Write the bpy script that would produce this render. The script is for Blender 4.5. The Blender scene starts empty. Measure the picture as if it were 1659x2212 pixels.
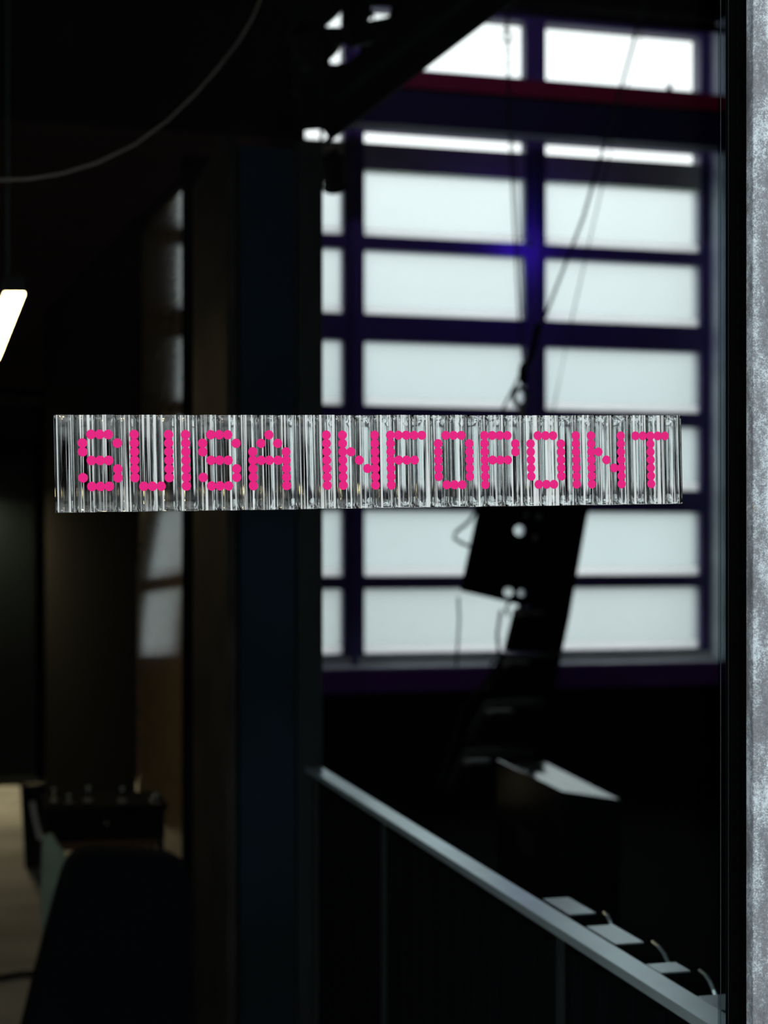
import bpy, bmesh, math, random
from mathutils import Vector, Matrix
random.seed(7)
scene = bpy.context.scene
C = scene.collection

# ------------------------------------------------------------------ camera
F, CX, HY, EYE = 3456.0, 829.5, 1185.0, 1.6
TH = math.radians(14.7)                 # the building is turned this far from the camera
c_, s_ = math.cos(TH), math.sin(TH)
cam_d = bpy.data.cameras.new('camera'); cam = bpy.data.objects.new('camera', cam_d); C.objects.link(cam)
cam.location = (0, 0, EYE); cam.rotation_euler = (math.pi/2, 0, 0)
cam_d.sensor_fit = 'VERTICAL'; cam_d.sensor_height = 32.0; cam_d.sensor_width = 24.0
cam_d.lens = 50.0; cam_d.shift_y = (HY-1106.0)/2212.0
cam_d.clip_start = 0.05; cam_d.clip_end = 500
cam_d.dof.use_dof = True; cam_d.dof.focus_distance = 1.40; cam_d.dof.aperture_fstop = 5.6
scene.camera = cam

# ------------------------------------------------------------------ sky and exposure
w = bpy.data.worlds.new('overcast_sky'); scene.world = w; w.use_nodes = True
nt = w.node_tree; nt.nodes.clear()
o = nt.nodes.new('ShaderNodeOutputWorld'); bg = nt.nodes.new('ShaderNodeBackground')
tc = nt.nodes.new('ShaderNodeTexCoord'); sx = nt.nodes.new('ShaderNodeSeparateXYZ'); cr = nt.nodes.new('ShaderNodeValToRGB')
cr.color_ramp.elements[0].position = 0.0; cr.color_ramp.elements[0].color = (0.44, 0.48, 0.485, 1)
cr.color_ramp.elements[1].position = 0.34; cr.color_ramp.elements[1].color = (0.95, 1.0, 1.0, 1)
for ps, cc in ((0.10, (0.48,0.515,0.52,1)), (0.22, (0.98,0.99,1.0,1))):
    el = cr.color_ramp.elements.new(ps); el.color = cc
nt.links.new(tc.outputs['Generated'], sx.inputs[0]); nt.links.new(sx.outputs['Z'], cr.inputs[0])
nt.links.new(cr.outputs[0], bg.inputs['Color']); nt.links.new(bg.outputs[0], o.inputs[0])
bg.inputs['Strength'].default_value = 1.7
vs = scene.view_settings
vs.view_transform = 'Standard'; vs.look = 'None'; vs.gamma = 1.0; vs.use_curve_mapping = False
vs.exposure = 0.0
try:
    scene.cycles.use_denoising = True
    scene.cycles.sample_clamp_indirect = 6.0
except Exception:
    pass

# ------------------------------------------------------------------ coordinates: U along the glass front, V into the building, Z up
def uk(px):
    k = (px-CX)/F
    return k
def PV(px, py, V):                       # the point of the plane V that lies on this line of sight
    k = uk(px); d = V/(c_-k*s_)
    return Vector((d*(k*c_+s_), V, EYE+(HY-py)/F*d))
def PU(px, py, U):
    k = uk(px); d = U/(k*c_+s_)
    return Vector((U, d*(c_-k*s_), EYE+(HY-py)/F*d))
def PD(px, py, d):                       # at a straight distance d from the camera plane
    k = uk(px)
    return Vector((d*(k*c_+s_), d*(c_-k*s_), EYE+(HY-py)/F*d))
def world(p):
    return Vector((p[0]*c_-p[1]*s_, p[0]*s_+p[1]*c_, p[2]))

# ------------------------------------------------------------------ materials
def pmat(name, col, rough=0.5, spec=0.5, metal=0.0, var=0.15, scale=8.0, bump=0.0, coat=0.0, col2=None, stretch=(1,1,1), ramp=(0.35,0.65)):
    m = bpy.data.materials.new(name); m.use_nodes = True
    n = m.node_tree.nodes; l = m.node_tree.links
    b = n['Principled BSDF']
    t = n.new('ShaderNodeTexCoord'); mp = n.new('ShaderNodeMapping'); mp.inputs['Scale'].default_value = stretch
    nz = n.new('ShaderNodeTexNoise'); nz.inputs['Scale'].default_value = scale; nz.inputs['Detail'].default_value = 5
    r = n.new('ShaderNodeValToRGB')
    c2 = col2 or tuple(x*(1-var) for x in col)
    r.color_ramp.elements[0].color = (*c2, 1); r.color_ramp.elements[1].color = (*col, 1)
    r.color_ramp.elements[0].position = ramp[0]; r.color_ramp.elements[1].position = ramp[1]
    l.new(t.outputs['Object'], mp.inputs[0]); l.new(mp.outputs[0], nz.inputs['Vector'])
    l.new(nz.outputs['Fac'], r.inputs[0]); l.new(r.outputs[0], b.inputs['Base Color'])
    b.inputs['Roughness'].default_value = rough; b.inputs['Specular IOR Level'].default_value = spec
    b.inputs['Metallic'].default_value = metal; b.inputs['Coat Weight'].default_value = coat
    b.inputs['Coat Roughness'].default_value = 0.05
    if bump:
        bp = n.new('ShaderNodeBump'); bp.inputs['Strength'].default_value = bump; bp.inputs['Distance'].default_value = 0.01
        l.new(nz.outputs['Fac'], bp.inputs['Height']); l.new(bp.outputs[0], b.inputs['Normal'])
    return m
def emat(name, col, strength):
    m = bpy.data.materials.new(name); m.use_nodes = True
    n = m.node_tree.nodes; l = m.node_tree.links; n.clear()
    o = n.new('ShaderNodeOutputMaterial'); e = n.new('ShaderNodeEmission')
    t = n.new('ShaderNodeTexCoord'); nz = n.new('ShaderNodeTexNoise'); nz.inputs['Scale'].default_value = 3
    mx = n.new('ShaderNodeMix'); mx.data_type = 'RGBA'; mx.inputs[6].default_value = (*col, 1); mx.inputs[7].default_value = (*[x*0.95 for x in col], 1)
    l.new(t.outputs['Object'], nz.inputs['Vector']); l.new(nz.outputs['Fac'], mx.inputs[0]); l.new(mx.outputs[2], e.inputs['Color'])
    e.inputs['Strength'].default_value = strength; l.new(e.outputs[0], o.inputs[0]); return m
def frosted(name, col, clear, clearcol=(1,1,1), scale=3.0):
    m = bpy.data.materials.new(name); m.use_nodes = True
    n = m.node_tree.nodes; l = m.node_tree.links; n.clear()
    o = n.new('ShaderNodeOutputMaterial'); tr = n.new('ShaderNodeBsdfTranslucent'); tp = n.new('ShaderNodeBsdfTransparent'); mx = n.new('ShaderNodeMixShader')
    t = n.new('ShaderNodeTexCoord'); nz = n.new('ShaderNodeTexNoise'); nz.inputs['Scale'].default_value = scale; nz.inputs['Detail'].default_value = 4
    cm = n.new('ShaderNodeMix'); cm.data_type = 'RGBA'; cm.inputs[6].default_value = (*col, 1); cm.inputs[7].default_value = (*[x*0.93 for x in col], 1)
    l.new(t.outputs['Object'], nz.inputs['Vector']); l.new(nz.outputs['Fac'], cm.inputs[0]); l.new(cm.outputs[2], tr.inputs['Color'])
    tp.inputs['Color'].default_value = (*clearcol, 1); mx.inputs[0].default_value = clear
    l.new(tr.outputs[0], mx.inputs[1]); l.new(tp.outputs[0], mx.inputs[2]); l.new(mx.outputs[0], o.inputs[0]); return m
def clearglass(name, tint, gloss=0.01):
    m = bpy.data.materials.new(name); m.use_nodes = True
    n = m.node_tree.nodes; l = m.node_tree.links; n.clear()
    o = n.new('ShaderNodeOutputMaterial'); tp = n.new('ShaderNodeBsdfTransparent'); g = n.new('ShaderNodeBsdfGlossy'); mx = n.new('ShaderNodeMixShader')
    t = n.new('ShaderNodeTexCoord'); nz = n.new('ShaderNodeTexNoise'); nz.inputs['Scale'].default_value = 6
    cm = n.new('ShaderNodeMix'); cm.data_type = 'RGBA'; cm.inputs[6].default_value = (*tint, 1); cm.inputs[7].default_value = (*[x*0.985 for x in tint], 1)
    l.new(t.outputs['Object'], nz.inputs['Vector']); l.new(nz.outputs['Fac'], cm.inputs[0]); l.new(cm.outputs[2], tp.inputs['Color'])
    g.inputs['Roughness'].default_value = 0.02; mx.inputs[0].default_value = gloss
    l.new(tp.outputs[0], mx.inputs[1]); l.new(g.outputs[0], mx.inputs[2]); l.new(mx.outputs[0], o.inputs[0]); return m

K = {}
K['black'] = pmat('black_paint', (0.0022,0.0025,0.0032), 0.5, 0.12)
K['black_rough'] = pmat('black_matte', (0.0014,0.0016,0.0022), 0.9, 0.02)
K['black_gloss'] = pmat('black_lacquer', (0.004,0.005,0.006), 0.12, 1.0, scale=30)
K['wall'] = pmat('dark_wall_plaster', (0.0016,0.0017,0.0022), 0.95, 0.02, scale=3)
K['wall_deep'] = pmat('deep_black_plaster', (0.0004,0.0004,0.0005), 1.0, 0.0, scale=3)  # darker, glossless version of the wall plaster for the recess
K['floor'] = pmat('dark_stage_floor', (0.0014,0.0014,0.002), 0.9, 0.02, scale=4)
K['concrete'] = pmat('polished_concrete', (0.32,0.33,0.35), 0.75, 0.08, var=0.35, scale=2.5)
K['pavement'] = pmat('pale_pavement', (0.42,0.42,0.41), 0.9, 0.2, scale=2)
K['pavement_pale'] = pmat('pale_front_pavement', (0.60,0.60,0.59), 0.9, 0.2, scale=2)
K['mullion'] = pmat('dark_violet_window_steel', (0.12,0.10,0.24), 0.5, 0.2, scale=6)
K['frame_grey'] = pmat('grey_window_trim', (0.80,0.88,0.70), 0.6, 0.2, scale=6)
K['frame_pale'] = pmat('pale_window_trim', (0.72,0.75,0.76), 0.6, 0.3, scale=6)
K['reveal'] = pmat('grey_plaster_reveal', (0.76,0.86,0.87), 0.8, 0.2, scale=5, var=0.25)
K['apron'] = pmat('violet_painted_apron', (0.30,0.10,0.42), 0.7, 0.1, scale=5)
K['pane'] = frosted('frosted_pane', (0.76,0.815,0.82), 0.52, (0.975,1.0,1.0))
K['pane_clear'] = frosted('clear_pane', (1,1,1), 0.9, (1,1,1))
K['strip'] = frosted('lit_ledge_strip', (1,1,1), 0.0)  # whiter glass carries the brightness of the sky-lit ledge
K['red'] = pmat('dark_red_steel', (0.24,0.008,0.028), 0.6, 0.1, scale=5)
K['navy'] = pmat('navy_steel', (0.006,0.009,0.028), 0.6, 0.2, scale=5)
K['teal'] = pmat('dark_blue_green_steel', (0.004,0.014,0.026), 0.7, 0.08, scale=2.2, col2=(0.002,0.006,0.008))
K['teal_dark'] = pmat('blackish_blue_paint', (0.0010,0.0024,0.0036), 0.8, 0.05, scale=2)
K['grey_dark'] = pmat('dark_grey_steel', (0.009,0.012,0.013), 0.6, 0.12, scale=3)
K['rust'] = pmat('brown_mottled_steel', (0.022,0.020,0.018), 0.8, 0.08, scale=5, col2=(0.007,0.0065,0.006))
K['lacquer'] = pmat('brown_lacquered_wood', (0.50,0.36,0.19), 0.06, 0.6, var=0.15, scale=3, stretch=(1,1,6), coat=0.4)
K['plank'] = pmat('brown_plank', (0.06,0.03,0.012), 0.8, 0.1, var=0.4, scale=3, stretch=(1,1,8))
K['rail'] = pmat('grey_handrail_steel', (0.72,0.87,0.93), 0.30, 0.5, metal=0.8, var=0.18, scale=7)
K['lid_glint'] = pmat('pale_lid_and_glint', (0.40,0.50,0.53), 0.25, 0.5, metal=0.7, scale=20)  # pale lids, also the painted rim highlight of the cases
K['steel'] = pmat('worn_rigging_steel', (0.25,0.27,0.29), 0.35, 0.5, metal=0.7, scale=40)
K['wire'] = pmat('dark_steel_cable', (0.03,0.045,0.045), 0.5, 0.4, scale=60)
K['cable'] = pmat('grey_brown_cable', (0.16,0.14,0.12), 0.6, 0.3, scale=40)
K['rubber'] = pmat('black_rubber', (0.001,0.001,0.0012), 0.6, 0.08, scale=50)
K['frame'] = pmat('black_door_frame', (0.0010,0.0012,0.0016), 0.5, 0.05, scale=30)
K['hair'] = pmat('bright_frame_edge', (0.06,0.08,0.09), 0.5, 0.2, scale=60)
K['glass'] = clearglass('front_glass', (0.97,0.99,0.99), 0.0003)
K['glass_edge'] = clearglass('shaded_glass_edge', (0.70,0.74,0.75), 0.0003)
K['upholstery'] = pmat('dark_navy_upholstery', (0.0025,0.0032,0.005), 0.95, 0.02, scale=60, bump=0.2)
K['warm_lamp'] = emat('warm_led_diffuser', (1.0,0.74,0.38), 19.0)
K['floor_sheen'] = pmat('pale_green_sheen', (0.20,0.27,0.24), 0.95, 0.1, scale=14, bump=0.3)  # tone of the pale floor reflection
K['warm_lamp_far'] = emat('warm_far_diffuser', (1.0,0.78,0.42), 100.0)
K['blue_led'] = emat('blue_led_lens', (0.10,0.03,1.0), 4.0)
K['pink_led'] = emat('pink_led_lens', (1.0,0.35,0.8), 1.6)

def galvanised():
    m = bpy.data.materials.new('galvanised_steel'); m.use_nodes = True
    n = m.node_tree.nodes; l = m.node_tree.links; b = n['Principled BSDF']
    t = n.new('ShaderNodeTexCoord')
    v = n.new('ShaderNodeTexVoronoi'); v.inputs['Scale'].default_value = 900
    n1 = n.new('ShaderNodeTexNoise'); n1.inputs['Scale'].default_value = 150; n1.inputs['Detail'].default_value = 8; n1.inputs['Roughness'].default_value = 0.75
    mp = n.new('ShaderNodeMapping'); mp.inputs['Scale'].default_value = (1,1,0.35)
    n2 = n.new('ShaderNodeTexNoise'); n2.inputs['Scale'].default_value = 34; n2.inputs['Detail'].default_value = 5
    for a in (v, n1): l.new(t.outputs['Object'], a.inputs['Vector'])
    l.new(t.outputs['Object'], mp.inputs[0]); l.new(mp.outputs[0], n2.inputs['Vector'])
    a1 = n.new('ShaderNodeMath'); a1.operation = 'MULTIPLY_ADD'; a1.inputs[1].default_value = 0.9
    a0 = n.new('ShaderNodeMath'); a0.operation = 'MULTIPLY'; a0.inputs[1].default_value = 1.6; l.new(n2.outputs['Fac'], a0.inputs[0])
    l.new(n1.outputs['Fac'], a1.inputs[0]); l.new(a0.outputs[0], a1.inputs[2])
    a2 = n.new('ShaderNodeMath'); a2.operation = 'MULTIPLY_ADD'; a2.inputs[1].default_value = 0.25
    sc_ = n.new('ShaderNodeSeparateColor'); l.new(v.outputs['Color'], sc_.inputs[0])
    l.new(sc_.outputs[0], a2.inputs[0]); l.new(a1.outputs[0], a2.inputs[2])
    r = n.new('ShaderNodeValToRGB'); e = r.color_ramp.elements
    e[0].position = 0.62; e[0].color = (0.10,0.105,0.115,1); e[1].position = 1.0; e[1].color = (0.52,0.60,0.66,1)
    x = e.new(0.84); x.color = (0.20,0.22,0.25,1)
    dv = n.new('ShaderNodeMath'); dv.operation = 'MULTIPLY'; dv.inputs[1].default_value = 0.62
    l.new(a2.outputs[0], dv.inputs[0]); l.new(dv.outputs[0], r.inputs[0])
    n3 = n.new('ShaderNodeTexNoise'); n3.inputs['Scale'].default_value = 22; n3.inputs['Detail'].default_value = 6; l.new(t.outputs['Object'], n3.inputs['Vector'])
    r3 = n.new('ShaderNodeValToRGB'); r3.color_ramp.elements[0].position = 0.67; r3.color_ramp.elements[1].position = 0.74
    l.new(n3.outputs['Fac'], r3.inputs[0])
    mx = n.new('ShaderNodeMix'); mx.data_type = 'RGBA'; mx.inputs[7].default_value = (0.20,0.13,0.06,1)
    l.new(r3.outputs[0], mx.inputs[0]); l.new(r.outputs[0], mx.inputs[6]); l.new(mx.outputs[2], b.inputs['Base Color'])
    b.inputs['Metallic'].default_value = 0.15; b.inputs['Roughness'].default_value = 0.5
    bp = n.new('ShaderNodeBump'); bp.inputs['Strength'].default_value = 0.25; bp.inputs['Distance'].default_value = 0.002
    l.new(a2.outputs[0], bp.inputs['Height']); l.new(bp.outputs[0], b.inputs['Normal'])
    return m
K['galv'] = galvanised()

# ------------------------------------------------------------------ mesh helpers
class MB:
    """collects shapes given in building coordinates; build() links them as one mesh object"""
    def __init__(self): self.bm = bmesh.new()
    def box(self, u0, u1, v0, v1, z0, z1):
        return self.hexa([(u0,v0,z0),(u1,v0,z0),(u1,v1,z0),(u0,v1,z0)], [(u0,v0,z1),(u1,v0,z1),(u1,v1,z1),(u0,v1,z1)])
    def hexa(self, lo, hi):
        a = [self.bm.verts.new(p) for p in lo]; b = [self.bm.verts.new(p) for p in hi]; n = len(a)
        self.bm.faces.new(a[::-1]); self.bm.faces.new(b)
        for i in range(n): self.bm.faces.new((a[i], a[(i+1)%n], b[(i+1)%n], b[i]))
        return self
    def prism(self, poly, vec):
        vec = Vector(vec); return self.hexa([Vector(p) for p in poly], [Vector(p)+vec for p in poly])
    def tube(self, pts, r, seg=8, radii=None):
        pts = [Vector(p) for p in pts]; rings = []
        for i, p in enumerate(pts):
            d = (pts[min(i+1,len(pts)-1)]-pts[max(i-1,0)]).normalized()
            a = d.cross(Vector((0.3,0.2,1)).normalized())
            if a.length < 0.05: a = d.cross(Vector((1,0,0)))
            a.normalize(); b = d.cross(a); rr = radii[i] if radii else r
            rings.append([self.bm.verts.new(p+(a*math.cos(t)+b*math.sin(t))*rr) for t in [2*math.pi*k/seg for k in range(seg)]])
        for x, y in zip(rings, rings[1:]):
            for k in range(seg): self.bm.faces.new((x[k], x[(k+1)%seg], y[(k+1)%seg], y[k]))
        self.bm.faces.new(rings[0][::-1]); self.bm.faces.new(rings[-1]); return self
    def cyl(self, p0, p1, r0, r1=None, seg=20):
        return self.tube([p0, p1], r0, seg, [r0, r0 if r1 is None else r1])
    def ball(self, c, r, seg=10):
        c = Vector(c)
        m = bmesh.ops.create_uvsphere(self.bm, u_segments=seg, v_segments=seg//2+1, radius=1.0)
        rr = Vector(r) if hasattr(r, '__len__') else Vector((r,r,r))
        for v in m['verts']: v.co = Vector((v.co.x*rr.x, v.co.y*rr.y, v.co.z*rr.z))+c
        return self
    def torus(self, c, R, r, axis='U', seg=16, s2=6, sz=1.0):
        c = Vector(c); pts = []
        for k in range(seg+1):
            t = 2*math.pi*k/seg; x, y = R*math.cos(t), R*math.sin(t)*sz
            pts.append(c+(Vector((0,x,y)) if axis=='U' else Vector((x,0,y)) if axis=='V' else Vector((x,y,0))))
        return self.tube(pts, r, s2)
    def build(self, name, mat, parent=None, base=None, bevel=0.0, smooth=False):
        bm = self.bm; bmesh.ops.recalc_face_normals(bm, faces=bm.faces)
        base = Vector(base) if base is not None else (parent['_b'] if False else None)
        if parent is not None: off = BASE[parent.name]
        else:
            if base is None:
                xs = [v.co for v in bm.verts]
                base = Vector(((min(p.x for p in xs)+max(p.x for p in xs))/2, (min(p.y for p in xs)+max(p.y for p in xs))/2, min(p.z for p in xs)))
            off = base
        for v in bm.verts: v.co -= off
        if bevel:
            bmesh.ops.bevel(bm, geom=list(bm.edges), offset=bevel, segments=2, affect='EDGES', profile=0.5)
        me = bpy.data.meshes.new(name); bm.to_mesh(me); bm.free()
        if smooth:
            for p in me.polygons: p.use_smooth = True
        me.materials.append(K[mat] if isinstance(mat, str) else mat)
        ob = bpy.data.objects.new(name, me); C.objects.link(ob)
        BASE[ob.name] = off.copy()
        if parent is not None: ob.parent = parent
        else: ob.location = world(off); ob.rotation_euler = (0,0,TH)
        return ob
BASE = {}
def tag(o, label=None, cat=None, group=None, kind=None):
    if label: o['label'] = label
    if cat: o['category'] = cat
    if group: o['group'] = group
    if kind: o['kind'] = kind
    return o
def thing(name, base, label=None, cat=None, group=None, kind=None):
    e = bpy.data.objects.new(name, None); C.objects.link(e); e.empty_display_size = 0.05
    base = Vector(base); e.location = world(base); e.rotation_euler = (0,0,TH); BASE[e.name] = base
    return tag(e, label, cat, group, kind)
def sub(name, parent):                                   # an Empty part
    e = bpy.data.objects.new(name, None); C.objects.link(e); e.parent = parent; BASE[e.name] = BASE[parent.name]; e.empty_display_size = 0.02
    return e
def struct(name, mb, mat, label=None):
    return tag(mb.build(name, mat), label or None, None, None, 'structure')

VG = 1.3577          # the front glass
VW = 10.0            # the window wall
# ================================================================== the setting
struct('ground', MB().box(-40,40,-60,1.30,-0.10,-0.02), 'pavement_pale', 'pale pavement outside the glass front')
struct('ground', MB().box(-40,40,10.6,70,-0.10,-0.02), 'pavement', 'pale ground beyond the frosted windows')
OB = struct('wall_opposite', MB().box(-14,16,-13.2,-13.0,-0.02,2.16), 'pavement_pale', 'added low pale building, unseen, for reflections in the sign')
MB().box(-14.3,16.3,-13.4,-12.8,2.16,2.66).build('dark_band','black_rough',OB)  # dark band added out of view to darken the sign's reflections
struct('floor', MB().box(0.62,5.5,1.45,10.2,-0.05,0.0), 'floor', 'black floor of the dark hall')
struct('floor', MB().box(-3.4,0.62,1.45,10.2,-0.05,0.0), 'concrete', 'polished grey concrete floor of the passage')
struct('ceiling', MB().box(-3.5,5.6,1.2,10.3,6.2,6.4), 'wall', 'black ceiling high above the hall')
struct('wall_left', MB().box(-3.6,-3.4,1.3,10.3,0,6.2), 'wall', 'dark wall on the far left of the passage')
struct('wall_right', MB().box(5.5,5.7,1.3,10.3,0,6.2), 'wall', 'dark wall on the right of the hall')

def zrow(y): return EYE+(HY-y)/F*PV(783,0,VW)[1]/(c_-uk(783)*s_) if False else PV(783, y, VW).z
def ucol(x): return PV(x, 0, VW).x
# window rows: (top y, bottom y, clear pane) read at x = 783
ROWS = [(18,146,True), (283,311,True), (370,511,False), (541,680,False), (738,877,False), (909,1054,False), (1103,1245,False), (1272,1412,False)]
HB = (ucol(640), ucol(1530)); HZ = (zrow(1440), zrow(0))        # opening of the hall window
PB = (-0.49, -0.14)                                               # opening of the passage window
HV = 9.72                                                         # inner face of the back wall
mb = MB()
for u0, u1, z0, z1 in ((-3.5,PB[0],0,6.2),(PB[0],PB[1],0,HZ[0]),(PB[0],PB[1],zrow(360),6.2),(PB[1],-0.05,0,6.2),(-0.05,0.62,2.5,6.2),(0.62,HB[0],0,6.2),(HB[0],HB[1],0,HZ[0]),(HB[0],HB[1],HZ[1],6.2),(HB[1],5.6,0,6.2)):
    mb.box(u0,u1,HV,10.25,z0,z1)
WB = struct('wall_back', mb, 'wall', 'dark wall around the big frosted windows')

def window(name, cols, rows, u0, u1, z0, z1, label):
    """cols: list of (u0,u1) panes; rows: list of (zlo, zhi, clear)"""
    wd = thing(name, ((u0+u1)/2, VW, z0), label, kind='structure')
    # uprights between the panes
    edges = [u0]+[x for p in cols for x in p]+[u1]
    for a, b in zip(edges[0::2], edges[1::2]):
        MB().box(a,b,VW-0.05,VW+0.05,z0,z1).build('mullion','mullion',wd)
        if b-a > 0.08: MB().box((a+b)/2-0.02,(a+b)/2+0.02,VW-0.08,VW-0.05,z0,z1).build('mullion_rib','mullion',wd)
    zs = [z1]+[z for r in rows for z in (r[1], r[0])]+[z0]
    for (a, b) in cols:
        for k, (hi, lo) in enumerate(zip(zs[0::2], zs[1::2])):
            if hi-lo > 0.005:
                grey = (name == 'window_1' and k == 2)
                MB().box(a,b,VW-0.045,VW+0.045,lo,hi).build('transom','frame_grey' if grey else 'mullion',wd)
        for zl, zh, cl in rows:
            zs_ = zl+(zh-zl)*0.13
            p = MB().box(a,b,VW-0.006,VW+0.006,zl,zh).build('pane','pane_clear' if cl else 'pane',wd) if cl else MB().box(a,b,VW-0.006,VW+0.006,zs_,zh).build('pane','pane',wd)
            if not cl: MB().box(a,b,VW-0.008,VW+0.008,zl,zs_).build('lit_ledge_band','strip',wd)  # lit ledge shown as a brighter strip of the pane
    return wd
hcols = [(ucol(640),ucol(738)),(ucol(783),ucol(1130)),(ucol(1173),ucol(1507))]
hrows = [(zrow(b),zrow(t),cl) for t,b,cl in ROWS]
W1 = window('window_1', hcols, hrows, HB[0], HB[1], HZ[0], HZ[1], 'tall industrial window of frosted panes in dark violet steel bars')
# pale strip over the second row, its sill and apron
MB().box(HB[0],HB[1],VW-0.06,VW-0.045,zrow(282),zrow(266)).build('head_strip','frame_pale',W1)
MB().box(HB[0]-0.02,HB[1],HV-0.02,VW-0.05,zrow(1440),zrow(1440)+0.015).build('sill','frame_pale',W1)
MB().box(HB[0],HB[1],VW-0.06,VW-0.05,zrow(1438),zrow(1418)).build('bottom_strip','frame_grey',W1)
MB().box(HB[0]-0.4,HB[1]+0.1,HV-0.03,HV-0.002,zrow(1440)-0.14,zrow(1440)-0.002).build('apron','apron',W1)
MB().box(HB[1]-0.012,HB[1]-0.002,HV,VW-0.05,HZ[0]+0.02,HZ[1]-0.002).build('reveal_lining','reveal',W1)
prow = [(zrow(b),zrow(t),False) for t,b,cl in ROWS[2:]]
pc = [(-0.435,-0.20)]
W2 = window('window_2', pc, prow, PB[0], PB[1], HZ[0], zrow(360), 'frosted window at the end of the passage, mirrored in the brown panel')

# ---- partition between passage and hall
A0 = Vector((0.789,5.717,0)); A1 = Vector((0.546,8.707,0))       # the line it runs along
dA = (A1-A0).normalized(); nA = Vector((-dA.y, dA.x, 0))          # points to the passage
if nA.x > 0: nA = -nA
A2 = A0+dA*4.0
mb = MB(); q = A0+dA*1.08
mb.prism([q-nA*0.12, q, A2, A2-nA*0.12], (0,0,3.0)); mb.prism([A0-nA*0.12, A0-nA*0.02, q-nA*0.02, q-nA*0.12], (0,0,3.0))
struct('wall_partition', mb, 'wall', 'black partition wall between passage and hall')
# the brown lacquered panel at its front end: a slightly bowed sheet
bm = bmesh.new(); N, Mz = 24, 60; g = []
for i in range(N+1):
    row = []
    for j in range(Mz+1):
        t = i/N; z = 0.0+2.95*j/Mz
        zz = min(1,max(0,(z-1.15)/1.15)); bow = -0.030*(zz*zz*(3-2*zz))*(1.06*t-0.5)
        p = A0+dA*(0.0+1.06*t)+nA*(0.004+bow); row.append(bm.verts.new((p.x,p.y,z)))
    g.append(row)
for i in range(N):
    for j in range(Mz): bm.faces.new((g[i][j],g[i+1][j],g[i+1][j+1],g[i][j+1]))
r = bmesh.ops.extrude_face_region(bm, geom=list(bm.faces))
for v in [x for x in r['geom'] if isinstance(x, bmesh.types.BMVert)]: v.co -= nA*0.018
m_ = MB(); m_.bm.free(); m_.bm = bm
pnl = m_.build('wall_panel','lacquer',smooth=True); tag(pnl,'brown lacquered wood panel mirroring pale window panes','panel')
struct('trim_1', MB().prism([A0-nA*0.13-dA*0.02, A0+nA*0.040-dA*0.02, A0+nA*0.040-dA*0.012, A0-nA*0.13-dA*0.012], (0,0,3.0)), 'black_rough', 'black strip added to hide the lit edge of the brown panel')  # added cover that keeps the lamplit panel edge dark

# ---- brown planks on the upper back wall, seen over the partition
z = 2.55
while z < 4.05:
    MB().box(-0.10,HB[0]-0.03,HV-0.022,HV-0.001,z,z+0.117).build('plank','plank',WB); z += 0.122

# ---- front wall, frame and glass
uR0 = PV(1567,0,VG).x; uR1 = PV(1625,0,VG).x; uL = -0.95
mb = MB()
mb.box(-3.6,uL-0.06,1.32,1.46,0,6.4); mb.box(uR1+0.14,5.7,1.32,1.46,0,6.4); mb.box(uL-0.06,uR1+0.14,1.32,1.46,2.95,6.4)
struct('wall_front', mb, 'wall', 'dark outer wall beside the glass front')
GW = thing('window_3', ((uL+uR1)/2, VG, 0), 'clear glass front in a black metal frame', kind='structure')
MB().box(uL,uR0+0.01,VG,VG+0.008,0.06,2.90).build('pane','glass',GW)
vb = VG+0.0095
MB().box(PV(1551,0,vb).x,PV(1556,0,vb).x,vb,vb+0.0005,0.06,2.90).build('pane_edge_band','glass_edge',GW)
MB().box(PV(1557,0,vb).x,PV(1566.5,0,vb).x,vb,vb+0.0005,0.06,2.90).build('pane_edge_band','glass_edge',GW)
MB().box(PV(1556.2,0,vb).x,PV(1556.9,0,vb).x,vb-0.0005,vb+0.0005,0.06,2.90).build('spacer_line','hair',GW)
def up(x0,x1,v0,v1,nm,mt):                              # an upright whose deeper edge stays behind its front edge
    MB().prism([(PV(x0,0,v0).x,v0,0),(PV(x1,0,v0).x,v0,0),(PV(x1,0,v1).x+0.002,v1,0),(PV(x0,0,v1).x,v1,0)],(0,0,2.95)).build(nm,mt,GW)
up(1567,1573,VG-0.004,VG+0.012,'gasket','rubber')
up(1573,1573.9,VG-0.006,VG+0.004,'frame_edge','hair')
up(1573.9,1593,VG-0.010,VG+0.012,'frame_upright','frame')
up(1593,1593.5,VG-0.0105,VG+0.004,'frame_edge','grey_dark')
up(1593.5,1602,VG-0.014,VG+0.012,'frame_upright','frame')
up(1602,1650,VG-0.018,VG+0.06,'frame_upright','frame')
MB().box(PV(1652,0,VG+0.06).x,uR1+0.139,VG-0.018,VG+0.06,0,2.949).build('frame_upright','frame',GW)
MB().box(uL-0.06,uL,VG-0.02,VG+0.05,0,2.95).build('frame_upright','frame',GW)
MB().box(uL,uR0,VG-0.02,VG+0.05,2.90,2.95).build('frame_head','frame',GW)
MB().box(uL,uR0,VG-0.02,VG+0.05,0.0,0.06).build('frame_sill','frame',GW)
VP = VG-0.055
po = thing('steel_post', (PV(1640,0,VP).x, VP, -0.02), 'galvanised steel post with mottled grey zinc beside the black frame', 'post')
uP = PV(1627,0,VP).x
MB().box(uP,uP+0.10,VP,VP+0.014,-0.02,3.3).build('post_face','galv',po,bevel=0.0012)
MB().box(uP+0.092,uP+0.099,VP+0.014,1.40,-0.02,2.94).build('post_flange','galv',po)

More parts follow.
